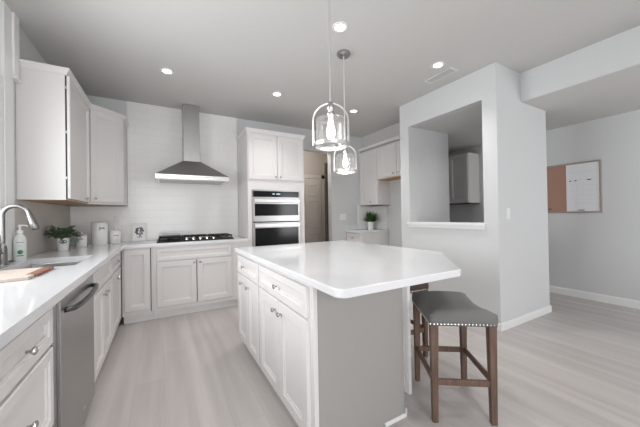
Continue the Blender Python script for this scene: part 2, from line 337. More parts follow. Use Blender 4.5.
# ------------------------------------------------------------------ pendants
def pendant(x, y, lab):
    zr = 1.632; t = thing('pendant_light', lab, 'pendant light', (x, y, H), 'glass pendants over the island'); P = Matrix.Translation((x, y, 0))
    MB().lathe([(.0001, H), (.065, H), (.065, H-.02), (.055, H-.03), (.012, H-.034), (.0001, H-.034)], 28, P).build('canopy', 'knob', t, True)
    MB().tube([(x, y, H-.03), (x, y, zr+.245)], .006, 10).build('rod', 'nickel', t, True)
    MB().lathe([(.0001, zr+.262), (.012, zr+.258), (.017, zr+.25), (.022, zr+.236), (.022, zr+.215), (.014, zr+.205), (.014, zr+.195), (.026, zr+.19), (.026, zr+.178), (.016, zr+.160), (.0001, zr+.160)], 20, P).build('socket_cap', 'knob', t, True)
    a = .105; ca, sa = math.cos(-YAW*-1), math.sin(-YAW*-1)
    pts = []
    for k in range(0, 33):
        u = k/32
        if u < .25: px, pz = -a, u/.25*.145
        elif u > .75: px, pz = a, (1-u)/.25*.145
        else:
            th = math.pi*(1-(u-.25)/.5); px, pz = a*math.cos(th), .145+.105*math.sin(th)
        pts.append((x+px*math.cos(YAW), y+px*math.sin(YAW), zr+pz))
    MB().tube(pts, .0058, 8).build('yoke', 'nickel', t, True)
    MB().lathe([(.094, -.010), (.108, -.010), (.108, .010), (.094, .010), (.094, -.010)], 40, Matrix.Translation((x, y, zr)), cap=False).build('ring', 'nickel', t, True)
    MB().lathe([(.088, zr-.004), (.088, zr+.150), (.085, zr+.156), (.078, zr+.158), (.022, zr+.158)], 36, P, cap=False).build('glass_shade', 'glass', t, True)
    MB().lathe([(.0001, zr+.035), (.016, zr+.042), (.027, zr+.065), (.028, zr+.085), (.018, zr+.125), (.014, zr+.1565), (.0001, zr+.157)], 18, P).build('bulb', 'bulb', t, True)
    l = bpy.data.lights.new('pendant_lamp', 'POINT'); l.energy = BULB_POWER; l.shadow_soft_size = .03; l.color = (1, .92, .82)
    lo = bpy.data.objects.new('pendant_lamp', l); C.objects.link(lo); lo.location = (0, 0, zr+.02-H); lo.parent = t
pendant(.883, 1.41, 'nearer glass cylinder pendant with a nickel yoke, larger in view, hanging over the island')
pendant(1.535, 2.20, 'farther glass cylinder pendant with a nickel yoke, whose round dark canopy shows on the ceiling')

# ------------------------------------------------------------------ base cabinets, left run (faces +X)
XF = -.42
TL = frame((XF, 0, 0), (0, 1, 0), (1, 0, 0))
def base_left(name, lab, y0, y1, items):
    t = thing(name, lab, 'cabinet', (XF-.25, (y0+y1)/2, 0), 'base cabinets of the left run')
    zt = .62 if 'sink' in name else .876
    mb = MB().box(XL+.012, y0+.001, .1, XF, y1-.001, zt)
    if zt < .87: mb.box(XF-.02, y0+.001, .6, XF, y1-.001, .876)
    mb.build('carcass', 'cab', t)
    MB().box(XF-.08, y0+.001, 0, XF-.05, y1-.001, .1).build('toe_kick', 'toe', t)
    for kind, u0, u1, v0, v1, ku, kv in items:
        o = panel(TL, u0, u1, v0, v1, .02, .055 if kind == 'door' else .04).build(kind, 'cab', t)
        if ku is not None: knob(TL, ku, kv, .02, o)
base_left('drawer_base_cabinet', 'white base cabinet in the left run, with stacked drawers, standing before the dishwasher', 1.0, 1.60,
          [('drawer', 1.02, 1.575, .70, .85, 1.30, .775), ('drawer', 1.02, 1.575, .365, .685, 1.30, .525), ('drawer', 1.02, 1.575, .115, .35, 1.30, .235)])
base_left('sink_base_cabinet', 'white sink base cabinet directly past the dishwasher', 2.372, 3.16,
          [('false_front', 2.392, 3.145, .70, .85, None, None), ('door', 2.392, 2.765, .115, .685, 2.71, .63), ('door', 2.775, 3.145, .115, .685, 2.83, .63)])
base_left('drawer_base_cabinet', 'narrow white base cabinet in the inner corner of the left run', 3.16, 3.85,
          [('drawer', 3.18, 3.79, .70, .85, 3.53, .775), ('door', 3.18, 3.79, .115, .685, 3.47, .61)])
# dishwasher
t = thing('dishwasher', 'stainless steel dishwasher with curved bar handle under the left worktop', 'dishwasher', (-.7, 1.99, 0))
MB().box(XL+.012, 1.605, .1, XF-.02, 2.367, .87).build('tub', 'gskt', t)
MB().box(XF-.075, 1.605, 0.002, XF-.05, 2.367, .1).build('toe_kick', 'gskt', t)
MB().box(XF-.018, 1.665, .06, XF+.022, 2.36, .862, .004, 2).build('door', 'steel_dark', t)
mb = MB().box(XF-.02, 1.606, .1, XF+.008, 1.662, .872); mb.build('side_strip', 'steel_dark', t)
hp = [(XF+.02, 1.74, .79), (XF+.05, 1.76, .79), (XF+.062, 1.85, .788), (XF+.067, 2.01, .787), (XF+.062, 2.18, .788), (XF+.05, 2.28, .79), (XF+.02, 2.30, .79)]
MB().tube(hp, .013, 12).build('handle', 'black_steel', t, True)
fbox(TL, 1.69, .765, .0222, 1.70, .80, .024).build('badge', 'grey_ink', t)
fbox(TL, 2.05, .13, .0222, 2.10, .14, .0235).build('emblem', 'chrome', t)

# worktop, L shaped, with the sink cut out
SX0, SX1, SY0, SY1 = -.87, -.50, 2.40, 2.97
t = thing('worktop', 'white quartz L-shaped worktop along the left and range walls', 'worktop', (-.7, 2.0, .876))
def slab(m, xs, ys, ok, z0, z1):
    b2 = bmesh.new(); V = {}
    def g(i, j, z): 
        k = (i, j, z)
        if k not in V: V[k] = b2.verts.new((xs[i], ys[j], z))
        return V[k]
    nx, ny = len(xs)-1, len(ys)-1; on = lambda i, j: 0 <= i < nx and 0 <= j < ny and ok(i, j)
    for i in range(nx):
        for j in range(ny):
            if not on(i, j): continue
            b2.faces.new((g(i, j, z1), g(i+1, j, z1), g(i+1, j+1, z1), g(i, j+1, z1))); b2.faces.new((g(i, j+1, z0), g(i+1, j+1, z0), g(i+1, j, z0), g(i, j, z0)))
            for (a, b, di, dj) in (((i, j), (i+1, j), 0, -1), ((i+1, j), (i+1, j+1), 1, 0), ((i+1, j+1), (i, j+1), 0, 1), ((i, j+1), (i, j), -1, 0)):
                if not on(i+di, j+dj): b2.faces.new((g(*a, z0), g(*b, z0), g(*b, z1), g(*a, z1)))
    bmesh.ops.recalc_face_normals(b2, faces=b2.faces); m.merge(b2); return m
slab(MB(), [XL+.009, SX0, SX1, -.374, 1.04], [.985, SY0, SY1, 3.8275, YB-.009],
     lambda i, j: (i < 3 or j == 3) and not (i == 1 and j == 1), .876, .914).build('slab', 'quartz', t)
# sink bowl
t = thing('sink', 'stainless undermount sink sunk in the left worktop', 'sink', ((SX0+SX1)/2, (SY0+SY1)/2, .68))
mb = MB(); a = .006
b2 = bmesh.new(); R_ = []
for ins, z in ((-.006, .875), (-.004, .868), (.004, .72), (.02, .695), (.16, .688)):
    R_.append([b2.verts.new(p) for p in ((SX0+ins, SY0+ins, z), (SX1-ins, SY0+ins, z), (SX1-ins, SY1-ins, z), (SX0+ins, SY1-ins, z))])
for A, B in zip(R_, R_[1:]):
    for k in range(4): b2.faces.new((A[k], B[k], B[(k+1) % 4], A[(k+1) % 4]))
b2.faces.new(R_[-1]); bmesh.ops.recalc_face_normals(b2, faces=b2.faces); mb.merge(b2); so = mb.build('bowl', 'steel', t)
sm = so.modifiers.new('thick', 'SOLIDIFY'); sm.thickness = .003
MB().lathe([(.0001, .690), (.045, .690), (.045, .693), (.03, .694), (.0001, .692)], 20, Matrix.Translation(((SX0+SX1)/2, (SY0+SY1)/2, 0))).build('drain', 'chrome', t, True)

# ------------------------------------------------------------------ base cabinets, back run (faces -Y)
YF = 3.86
TB = frame((0, YF, 0), (1, 0, 0), (0, -1, 0))
t = thing('corner_base_cabinet', 'narrow single-door white base cabinet in the corner left of the range cabinet', 'cabinet', (-.2, 4.1, 0), 'base cabinets under the range hood')
MB().box(XF+.022, YF, .1, -.10, YB-.012, .876).build('carcass', 'cab', t)
MB().box(XF+.03, YF+.06, 0, -.10, YF+.09, .1).build('toe_kick', 'toe', t)
panel(TB, -.378, -.125, .15, .855).build('door', 'cab', t)
fbox(TB, -.122, .12, .0, -.114, .865, .003).build('painted_shadow', 'shade_dark', t)
t = thing('range_base_cabinet', 'wide white two-door base cabinet below the gas cooktop', 'cabinet', (.4, 4.1, 0), 'base cabinets under the range hood')
MB().box(-.098, YF, .1, 1.045, YB-.012, .876).build('carcass', 'cab', t)
MB().box(-.098, YF+.06, 0, 1.045, YF+.09, .1).build('toe_kick', 'toe', t)
panel(TB, -.06, .81, .70, .845, .02, .035).build('false_front', 'cab', t)
for u0, u1, ku in ((-.06, .375, .345), (.385, .81, .415)):
    o = panel(TB, u0, u1, .15, .685).build('door', 'cab', t); knob(TB, ku, .655, .02, o)
fbox(TB, .3765, .15, 0, .3835, .685, .006).build('painted_shadow', 'shade_dark', t)

# gas cooktop
cx0, cx1, cy0, cy1 = -.055, .865, 3.93, 4.37
t = thing('cooktop', 'black gas cooktop with five silver knobs on the range worktop', 'cooktop', ((cx0+cx1)/2, 4.15, .914))
MB().box(cx0, cy0, .9145, cx1, cy1, .928, .005, 2).build('plate', 'black', t)
for k in range(5):
    kx = .275+k*.082
    o = MB().lathe([(.02, 0), (.02, .008), (.017, .034), (.015, .036), (.0001, .036)], 16, Matrix.Translation((kx, 3.975, .928))).build('knob', 'chrome', t, True)
    MB().box(kx-.002, 3.958, .964, kx+.002, 3.992, .967).build('pointer', 'ink', o)
def grate(x0, x1, y0, y1):
    m = MB(); z0, z1 = .957, .972; b = .012
    for yy in (y0, y1-b, (y0+y1)/2-b/2): m.box(x0, yy, z0, x1, yy+b, z1, .002)
    for xx in (x0, x1-b, (x0+x1)/2-b/2, x0*.75+x1*.25, x0*.25+x1*.75): m.box(xx, y0, z0, xx+b, y1, z1, .002)
    for xx in (x0, x1-b):
        for yy in (y0, y1-b): m.box(xx, yy, .927, xx+b, yy+b, z0)
    return m
for x0, x1, y0, y1 in ((-.035, .235, 3.95, 4.35), (.245, .565, 4.03, 4.35), (.575, .845, 3.95, 4.35)):
    grate(x0, x1, y0, y1).build('grate', 'black', t)
for bx, by, br_ in ((.1, 4.05, .04), (.1, 4.25, .035), (.405, 4.19, .055), (.71, 4.05, .035), (.71, 4.25, .04)):
    MB().lathe([(.0001, .928), (br_, .928), (br_, .94), (br_*.7, .947), (.0001, .947)], 18, Matrix.Translation((bx, by, 0))).build('burner', 'gskt', t, True)
t = thing('griddle', 'small dark griddle tray lying on the cooktop grate nearest the corner', 'griddle', (.11, 4.15, .972))
MB().box(0.0, 4.0, .9725, .215, 4.3, .980, .003).build('plate', 'black', t)
m = MB(); m.tube([(0.005, 4.005, .999), (.21, 4.005, .999), (.21, 4.295, .999), (.005, 4.295, .999), (.005, 4.005, .999)], .004, 8)
for xx in (.005, .21):
    for yy in (4.005, 4.295): m.tube([(xx, yy, .978), (xx, yy, .999)], .004, 8)
m.build('rim', 'steel_dark', t, True)

# range hood
hx0, hx1, hy0 = -.068, .818, 3.965
hc = (hx0+hx1)/2
t = thing('range_hood', 'stainless steel chimney range hood on the tiled wall', 'range hood', (hc, YB-.008, 1.70))
MB().box(hx0, hy0, 1.705, hx1, YB-.009, 1.765, .003).build('canopy_band', 'nickel', t)
b2 = bmesh.new(); lo = [b2.verts.new(p) for p in ((hx0+.004, hy0+.004, 1.765), (hx1-.004, hy0+.004, 1.765), (hx1-.004, YB-.009, 1.765), (hx0+.004, YB-.009, 1.765))]
hi = [b2.verts.new(p) for p in ((.262, 4.19, 1.985), (.482, 4.19, 1.985), (.482, YB-.009, 1.985), (.262, YB-.009, 1.985))]
for k in range(4): b2.faces.new((lo[k], lo[(k+1) % 4], hi[(k+1) % 4], hi[k]))
b2.faces.new(hi); b2.faces.new(lo[::-1]); bmesh.ops.recalc_face_normals(b2, faces=b2.faces); MB().merge(b2).build('canopy', 'steel_dark', t)
MB().box(.268, 4.196, 1.985, .476, YB-.009, 2.37, .002).build('chimney', 'steel', t)
MB().box(.272, 4.20, 2.37, .472, YB-.009, H-.002, .001).build('chimney_extension', 'steel', t)
MB().box(hx0+.05, hy0+.05, 1.700, hx1-.05, YB-.06, 1.7045).build('filter', 'steel_dark', t)
for k in range(4): MB().lathe([(.009, 0), (.009, .003), (.0001, .004)], 12, frame((hc+.12+k*.035, hy0, 1.735), (1, 0, 0), (0, -1, 0))).build('button', 'chrome', t, True)

# ------------------------------------------------------------------ tall oven cabinet
ox0, ox1, oy = 1.05, 1.925, 3.885
TO = frame((0, oy, 0), (1, 0, 0), (0, -1, 0))
t = thing('oven_cabinet', 'tall white cabinet holding the wall ovens', 'cabinet', ((ox0+ox1)/2, 4.1, 0))
MB().box(ox0, oy, .1, 1.105, YB-.002, 2.43).box(1.835, oy, .1, ox1, YB-.002, 2.43).box(1.105, oy, 1.60, 1.835, YB-.002, 2.43).box(1.105, oy, .1, 1.835, YB-.002, .43).box(1.105, oy+.5, .43, 1.835, YB-.002, 1.60).build('carcass', 'cab', t)
MB().box(ox0+.01, oy+.06, 0, ox1-.01, oy+.09, .1).build('toe_kick', 'toe', t)
for u0, u1, ku in ((ox0+.012, 1.482, 1.45), (1.492, ox1-.012, 1.525)):
    o = panel(TO, u0, u1, 1.745, 2.385).build('door', 'cab', t); knob(TO, ku, 1.785, .02, o)
molding(MB(), [(ox0, YB-.01), (ox0, oy), (ox1, oy), (ox1, YB-.01)], [(-o if 0 else o, z) for o, z in [(-.01, 2.405), (.008, 2.405), (.012, 2.42), (.024, 2.445), (.026, 2.447), (.026, 2.458), (-.01, 2.458)]]).build('crown', 'cab', t)
t = thing('wall_oven', 'stainless double wall oven with black glass set in the tall cabinet', 'oven', (1.47, 4.1, .44))
MB().box(1.108, oy+.005, .433, 1.832, oy+.49, 1.595).build('housing', 'gskt', t)
fbox(TO, 1.108, .433, 0, 1.832, 1.597, .012).build('trim_frame', 'steel', t)
cp = fbox(TO, 1.118, 1.492, .012, 1.822, 1.577, .028, .002).build('control_panel', 'black_glass', t)
for a_, b_ in ((1.40, 1.435), (1.46, 1.52)): fbox(TO, a_, 1.530, .0282, b_, 1.545, .0288).build('display', 'digit', cp)
for z0, z1, hz, gz0, gz1 in ((1.14, 1.475, 1.435, 1.222, 1.392), (.50, 1.125, 1.085, .72, 1.05)):
    d = fbox(TO, 1.112, z0, .012, 1.828, z1, .034, .003).build('oven_door', 'steel', t)
    fbox(TO, 1.135, gz0, .0342, 1.805, gz1, .037, .001).build('window', 'black_glass', d)
    m = MB().box(1.125, hz-.024, .06, 1.815, hz+.024, .078, .006, 2, TO)
    for u in (1.16, 1.76): m.box(u, hz-.012, .034, u+.02, hz+.012, .062, 0, 1, TO)
    m.build('handle', 'nickel', d)
fbox(TO, 1.112, 1.126, .012, 1.828, 1.139, .016).build('gap_strip', 'gskt', t)

# ------------------------------------------------------------------ wall cabinets
ZB_, ZT_ = 1.377, 2.42
XU = -.685; YU0, YU1 = 3.035, 3.80
TU = frame((XU, 0, 0), (0, 1, 0), (1, 0, 0))
t = thing('wall_cabinet', 'white wall cabinet on the window wall, its bright side panel facing the sink', 'wall cabinet', (-.85, 3.4, ZB_), 'wall cabinets in the left corner')
MB().box(XL+.002, YU0, ZB_+.004, XU, YU1, ZT_).build('carcass', 'cab', t)
MB().box(XL+.002, YU0-.006, ZB_, XU+.001, YU0, ZT_).build('side_panel', 'cab', t)
MB().box(XL+.002, YU0, ZB_, XU-.001, YU1, ZB_+.0038).build('underside', 'wood_under', t)
fbox(TU, YU0+.004, ZB_+.01, .0004, YU1-.03, ZT_-.012, .0105).build('painted_shadow', 'shade_dark', t)  # dark fill that paints the shade behind the stood-off door
for z in (1.55, 1.93, 2.3): fbox(TU, YU0-.002, z, .002, YU0+.0035, z+.02, .009).build('hinge', 'nickel', t)
TU2 = TU @ Matrix.Translation((0, 0, .011))
o = panel(TU2, YU0+.002, YU1-.03, ZB_+.012, ZT_-.012, .02).build('door', 'cab', t); knob(TU2, YU1-.26, ZB_+.04, .02, o)
molding(MB(), [(XL+.003, YU0-.006), (XU+.006, YU0-.006), (XU+.006, YU1+.02)], CROWN(ZT_-.04)).build('crown', 'cab', t)
# diagonal corner cabinet
DA, DB = Vector((XU, YU1+.025)), Vector((-.392, 4.10))
dd = (DB-DA); dl = dd.length; dn = dd.normalized(); wn_ = Vector((dn.y, -dn.x))
TD = frame((DA.x, DA.y, 0), (dn.x, dn.y, 0), (wn_.x, wn_.y, 0))
t = thing('corner_wall_cabinet', 'white wall cabinet set diagonally across the corner by the range tiles', 'wall cabinet', (-.75, 4.2, ZB_), 'wall cabinets in the left corner')
MB().prism([(XL+.003, YU1+.003), (XU, YU1+.003), (DA.x, DA.y), (DB.x, DB.y), (DB.x, YB-.010), (XL+.003, YB-.010)], ZB_+.004, ZT_).build('carcass', 'cab', t)
MB().prism([(XL+.003, YU1+.003), (XU-.001, YU1+.003), (DA.x, DA.y), (DB.x-.001, DB.y), (DB.x-.001, YB-.010), (XL+.003, YB-.010)], ZB_, ZB_+.0038).build('underside', 'wood_under', t)
fbox(TD, .0, ZB_, 0, dl, ZB_+.02, .004).build('light_rail', 'cab', t)
o = panel(TD, .02, dl-.02, ZB_+.024, ZT_-.012, .02).build('door', 'cab', t); knob(TD, .05, ZB_+.06, .02, o)
molding(MB(), [(DA.x+.008, DA.y-.004), (DB.x+.0, DB.y-.0), (DB.x, YB-.012)], CROWN(ZT_-.04)).build('crown', 'cab', t)

# right wall cabinets (face -X)
XW = 3.455
TW = frame((XW, 0, 0), (0, -1, 0), (-1, 0, 0))
t = thing('wall_cabinet', 'tall white wall cabinet above the small potted plant', 'wall cabinet', (3.6, 4.2, 1.39), 'wall cabinets on the fridge wall')
MB().box(XW, 3.93, 1.395, XR-.002, YB-.002, 2.44).build('carcass', 'cab', t)
MB().box(XW-.001, 3.93, 1.388, XR-.002, YB-.002, 1.3945).build('underside', 'shade_dark', t)  # underside coloured near-black for the shade below the cabinet
o = panel(TW, -YB+.04, -3.945, 1.405, 2.425).build('door', 'cab', t); knob(TW, -4.10, 1.45, .02, o)
molding(MB(), [(XW, YB-.003), (XW, 3.932)], [(o_, z+.055) for o_, z in CROWN(ZT_-.035)]).build('crown', 'cab', t)
t = thing('wall_cabinet', 'short white two-door wall cabinet above the empty fridge recess', 'wall cabinet', (3.6, 3.4, 1.84), 'wall cabinets on the fridge wall')
MB().box(XW, 2.936, 1.86, XR-.002, 3.926, 2.44).build('carcass', 'cab', t)
MB().box(XW-.001, 2.936, 1.845, XR-.002, 3.926, 1.8595).build('underside', 'wood_under', t)
for u0, u1, ku in ((-3.91, -3.44, -3.50), (-3.43, -2.96, -3.37)):
    o = panel(TW, u0, u1, 1.875, 2.425).build('door', 'cab', t); knob(TW, ku, 1.915, .02, o)
molding(MB(), [(XW, 3.928), (XW, 2.938)], [(o_, z+.055) for o_, z in CROWN(ZT_-.035)]).build('crown', 'cab', t)
# right base cabinet and its worktop
XC_ = 3.12; TC = frame((XC_, 0, 0), (0, -1, 0), (-1, 0, 0))
t = thing('coffee_base_cabinet', 'small white drawer base cabinet in the far corner under the potted plant', 'cabinet', (3.4, 4.2, 0))
MB().box(XC_, 3.98, .1, XR-.01, YB-.01, .885).build('carcass', 'cab', t)
MB().box(XC_+.05, 3.98, 0, XC_+.08, YB-.01, .1).build('toe_kick', 'toe', t)
o = panel(TC, -YB+.03, -4.0, .70, .865, .02, .035).build('drawer', 'cab', t); knob(TC, -4.23, .785, .02, o)
o = panel(TC, -YB+.03, -4.0, .12, .685).build('door', 'cab', t); knob(TC, -4.05, .64, .02, o)
tag(MB().box(XC_-.03, 3.965, .8855, XR-.009, YB-.009, .925, .003).build('worktop', 'quartz', loc=(3.4, 4.2, .8855)), 'short white quartz worktop in the far corner, carrying the grassy potted plant', 'worktop')

tag(MB().box(XC_-.02, YB-.022, .9255, 3.388, YB-.001, 1.02, .002).build('backsplash_lip', 'quartz', loc=(3.2, YB-.01, .9255)), 'low white quartz upstand along the wall left of the coffee corner tiles', 'upstand')
# cabinet seen through the pass-through
XN = 4.79; TN = frame((XN, 0, 0), (0, -1, 0), (-1, 0, 0))
t = thing('wall_cabinet', 'shaded wall cabinet seen through the wall opening', 'wall cabinet', (4.95, 3.3, 1.39))
MB().box(XN, 3.02, 1.40, XD-.002, 3.80, 2.30).build('carcass', 'cab', t)
MB().box(XN-.001, 3.02, 1.385, XD-.002, 3.80, 1.3995).build('underside', 'shade_dark', t)  # same painted shade on this underside
panel(TN, -3.79, -3.415, 1.415, 2.285).build('door', 'cab', t); panel(TN, -3.405, -3.03, 1.415, 2.285).build('door', 'cab', t)

# ------------------------------------------------------------------ island
XI = .645; TI = frame((XI, 0, 0), (0, 1, 0), (-1, 0, 0))
t = thing('island', 'large white kitchen island with drawers, doors and quartz top', 'island', (1.1, 1.9, 0))
IBZ = .075
MB().prism([(XI, 1.24), (1.262, 1.24), (1.45, 1.40), (1.45, 2.74), (XI, 2.74)], IBZ, .8755).build('carcass', 'cab', t)
MB().prism([(XI+.03, 1.24), (1.25, 1.24), (1.43, 1.41), (1.43, 2.72), (XI+.03, 2.72)], 0, IBZ).build('plinth', 'toe', t)
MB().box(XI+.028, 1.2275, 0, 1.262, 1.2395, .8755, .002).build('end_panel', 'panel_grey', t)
MB().box(XI, 1.222, 0.03, XI+.026, 1.2395, .8755, .003).build('corner_post', 'cab', t)
MB().box(1.432, 1.35, .0, 1.458, 1.40, .8755, .003).build('corner_post', 'trim', t)
molding(MB(), [(1.10, 1.2275), (1.264, 1.2275), (1.30, 1.26)], [(0, 0), (.010, 0), (.010, .012), (.004, .018), (0, .018)]).build('shoe_molding', 'trim', t)
pts = [(.6146, 2.765), (.6146, .985)]
cxr, cyr, rr = .6146+.05, .935+.05, .05
pts += [(cxr-rr*math.cos(a_), cyr-rr*math.sin(a_)) for a_ in [math.radians(x) for x in (15, 30, 45, 60, 75, 90)]]
pts += [(1.385, .935), (1.412, .945), (1.895, 1.437), (1.90, 1.46), (1.888, 2.765)]
MB().prism(pts, .876, .914, .005, 2).build('worktop', 'quartz', t)
for u0, u1, ku, split, kk in ((2.075, 2.715, 2.46, 2.38, (2.53, 2.33)), (1.262, 2.045, 1.665, 1.645, (1.70, 1.60))):
    o = panel(TI, u0, u1, .70, .855, .02, .04).build('drawer', 'cab', t); knob(TI, ku, .775, .02, o)
    for a_, b_, k_ in ((u0, split-.004, kk[1]), (split+.004, u1, kk[0])):
        o = panel(TI, a_, b_, IBZ+.01, .685).build('door', 'cab', t); knob(TI, k_, .62, .02, o)
fbox(TI, 1.25, .862, 0, 2.73, .8745, .001).build('painted_shadow', 'shade_dark', t)  # dark strip painting the shadow below the worktop edge

# ------------------------------------------------------------------ stools
def stool(lab):
    t = thing('bar_stool', lab, 'stool', (0, 0, 0), 'saddle stools at the island')
    lx, ly, zs = .225, .185, .565
    # saddle seat
    b2 = bmesh.new(); nx, ny = 18, 12; top = []; 
    def sz(u, v_):
        e = max(abs(u)**6, abs(v_)**5); return zs+.084+.028*(abs(u)**2.2)-.010*v_*v_-.034*e
    for i in range(nx+1):
        row = []
        for j in range(ny+1):
            u = -1+2*i/nx; v_ = -1+2*j/ny; row.append(b2.verts.new((u*lx, v_*ly, sz(u, v_))))
        top.append(row)
    for i in range(nx):
        for j in range(ny): b2.faces.new((top[i][j], top[i+1][j], top[i+1][j+1], top[i][j+1]))
    ring = [top[i][0] for i in range(nx+1)]+[top[nx][j] for j in range(1, ny+1)]+[top[i][ny] for i in range(nx-1, -1, -1)]+[top[0][j] for j in range(ny-1, 0, -1)]
    mid = [b2.verts.new((p.co.x*1.015, p.co.y*1.015, zs+(p.co.z-zs)*.45)) for p in ring]
    low = [b2.verts.new((p.co.x, p.co.y, zs)) for p in ring]; n = len(ring)
    for A, B in ((ring, mid), (mid, low)):
        for k in range(n): b2.faces.new((A[k], A[(k+1) % n], B[(k+1) % n], B[k]))
    b2.faces.new(low); bmesh.ops.recalc_face_normals(b2, faces=b2.faces)
    seat = MB().merge(b2).build('seat', 'fabric', t); seat.data.polygons.foreach_set('use_smooth', [True]*len(seat.data.polygons))
    m = MB(); N_ = 0
    def nail(x, y):
        b3 = bmesh.new(); bmesh.ops.create_uvsphere(b3, u_segments=6, v_segments=4, radius=.0047)
        m.merge(b3, Matrix.Translation((x, y, zs+.011)))
    for k in range(24): x = -lx+2*lx*k/23; nail(x, -ly-.001); nail(x, ly+.001)
    for k in range(1, 19): y = -ly+2*ly*k/19; nail(-lx-.001, y); nail(lx+.001, y)
    nt_ = m.build('nailhead_trim', 'nail', seat)
    s = .021
    for sx in (-1, 1):
        for sy in (-1, 1):
            b3 = bmesh.new(); vs = []
            for z, cx, cy, h in ((0, lx-.022, ly-.022, .016), (zs, lx-.024, ly-.024, .022)):
                vs.append([b3.verts.new((sx*cx+a_*h, sy*cy+b_*h, z)) for a_, b_ in ((-1, -1), (1, -1), (1, 1), (-1, 1))])
            for k in range(4): b3.faces.new((vs[0][k], vs[0][(k+1) % 4], vs[1][(k+1) % 4], vs[1][k]))
            b3.faces.new(vs[0]); b3.faces.new(vs[1]); bmesh.ops.recalc_face_normals(b3, faces=b3.faces); bmesh.ops.bevel(b3, geom=b3.edges[:], offset=.002, segments=1, affect='EDGES')
            MB().merge(b3).build('leg', 'stool_wood', t)
    for sy in (-1, 1):
        MB().box(-lx+.03, sy*(ly-.02)-.009, .222, lx-.03, sy*(ly-.02)+.009, .256, .002).build('stretcher', 'stool_wood', t)
    for sx in (-1, 1):
        MB().box(sx*(lx-.02)-.009, -ly+.03, .215, sx*(lx-.02)+.009, ly-.03, .25, .002).build('stretcher', 'stool_wood', t)
    return t
s1 = stool('grey saddle-seat stool with silver nailheads, fully in view by the island corner')
s1.location = (1.630, 1.180, 0); s1.rotation_euler = (0, 0, math.radians(55))
s2 = dup(s1); s2.location = (1.80, 1.86, 0); s2.rotation_euler = (0, 0, math.radians(85))
for c_ in s2.children:
    if c_.name.startswith('seat'): c_.data = c_.data.copy(); c_.data.materials[0] = M['brown']
tag(s2, 'dark brown stool tucked under the island top, mostly hidden behind the grey-seated one', 'stool', 'saddle stools at the island')

# ------------------------------------------------------------------ things on the left worktop
ZC = .9142
# faucet
fx, fy = -.938, 2.70
t = thing('faucet', 'brushed nickel gooseneck pull-down faucet behind the sink', 'faucet', (fx, fy, ZC))
MB().lathe([(.0001, 0), (.030, 0), (.030, .006), (.026, .012), (.024, .11), (.02, .13), (.0001, .131)], 20, Matrix.Translation((fx, fy, ZC))).build('base', 'faucet', t, True)
pts = [(fx, fy, ZC+.12), (fx, fy, 1.25)]
for k in range(1, 13):
    th = math.pi-k*math.pi*.95/12; pts.append((fx+.067+.067*math.cos(th), fy, 1.250+.064*math.sin(th)))
MB().tube(pts, .0145, 14).build('spout', 'faucet', t, True)
e = Vector(pts[-1]); d_ = (Vector(pts[-1])-Vector(pts[-2])).normalized()
MB().tube([e-d_*.002, e+d_*.015, e+d_*.06, e+d_*.105, e+d_*.112], [.015, .017, .021, .023, .019], 16).build('spray_head', 'faucet', t, True)
MB().tube([e+d_*.1125, e+d_*.116], [.019, .017], 16).build('nozzle', 'gskt', t, True)
MB().tube([(fx, fy-.02, ZC+.085), (fx+.003, fy-.05, ZC+.09), (fx+.01, fy-.065, ZC+.12), (fx+.015, fy-.07, ZC+.16)], [.012, .010, .007, .006], 10).build('lever', 'faucet', t, True)
# soap bottle
bx, by = -.915, 2.90
t = thing('soap_bottle', 'pale plastic pump soap bottle with a green round label beside the faucet', 'soap bottle', (bx, by, ZC))
P = Matrix.Translation((bx, by, ZC))
MB().lathe([(.0001, 0), (.033, 0), (.036, .006), (.036, .15), (.031, .178), (.016, .195), (.014, .205), (.0001, .206)], 24, P).build('bottle', 'soap', t, True)
pm = MB().lathe([(.0001, .2065), (.017, .2065), (.017, .225), (.007, .23), (.005, .255), (.012, .257), (.012, .268), (.0001, .27)], 16, P)
pm.tube([(bx, by, ZC+.262), (bx+.03, by+.012, ZC+.262), (bx+.036, by+.014, ZC+.252)], .005, 8); pm.build('pump', 'white_plastic', t, True)
ang = math.atan2(-by, -bx)
def patch(m, cx, cy, cz, r, a0, da, h0, h1, ell=False, n=18):
    """label patch wrapped on a round body of radius r, centred on angle a0"""
    if ell:
        c_ = m.bm.verts.new((cx+r*math.cos(a0), cy+r*math.sin(a0), cz+(h0+h1)/2)); vs = []
        for k in range(n):
            th = 2*math.pi*k/n; a_ = a0+da*math.cos(th); vs.append(m.bm.verts.new((cx+r*math.cos(a_), cy+r*math.sin(a_), cz+(h0+h1)/2+(h1-h0)/2*math.sin(th))))
        for k in range(n): m.bm.faces.new((c_, vs[k], vs[(k+1) % n]))
    else:
        prev = None
        for k in range(n+1):
            a_ = a0-da+2*da*k/n; q = [m.bm.verts.new((cx+r*math.cos(a_), cy+r*math.sin(a_), cz+z)) for z in (h0, h1)]
            if prev: m.bm.faces.new((prev[0], q[0], q[1], prev[1]))
            prev = q
    return m
m = patch(MB(), bx, by, ZC, .0366, ang, .42, .052, .083, True); patch(m, bx, by, ZC, .0366, ang, .5, .038, .045)
m.build('label', 'green_label', t)
m = MB()
for h0, h1, da in ((.135, .142, .55), (.112, .116, .25)): patch(m, bx, by, ZC, .0366, ang, da, h0, h1)
m.build('lettering', 'grey_ink', t)
# cutting board
t = thing('cutting_board', 'pale wooden cutting board with a red-brown edge strip lying before the sink', 'cutting board', (-.76, 2.12, ZC))
MB().prism([(-.955, 1.92), (-.588, 1.95), (-.588, 2.03), (-.625, 2.04), (-.625, 2.30), (-.955, 2.30)], ZC, ZC+.016, .003, 2).build('board', 'maple', t)
MB().box(-.6245, 2.042, ZC, -.578, 2.30, ZC+.016, .003, 2).build('edge_strip', 'walnut', t)
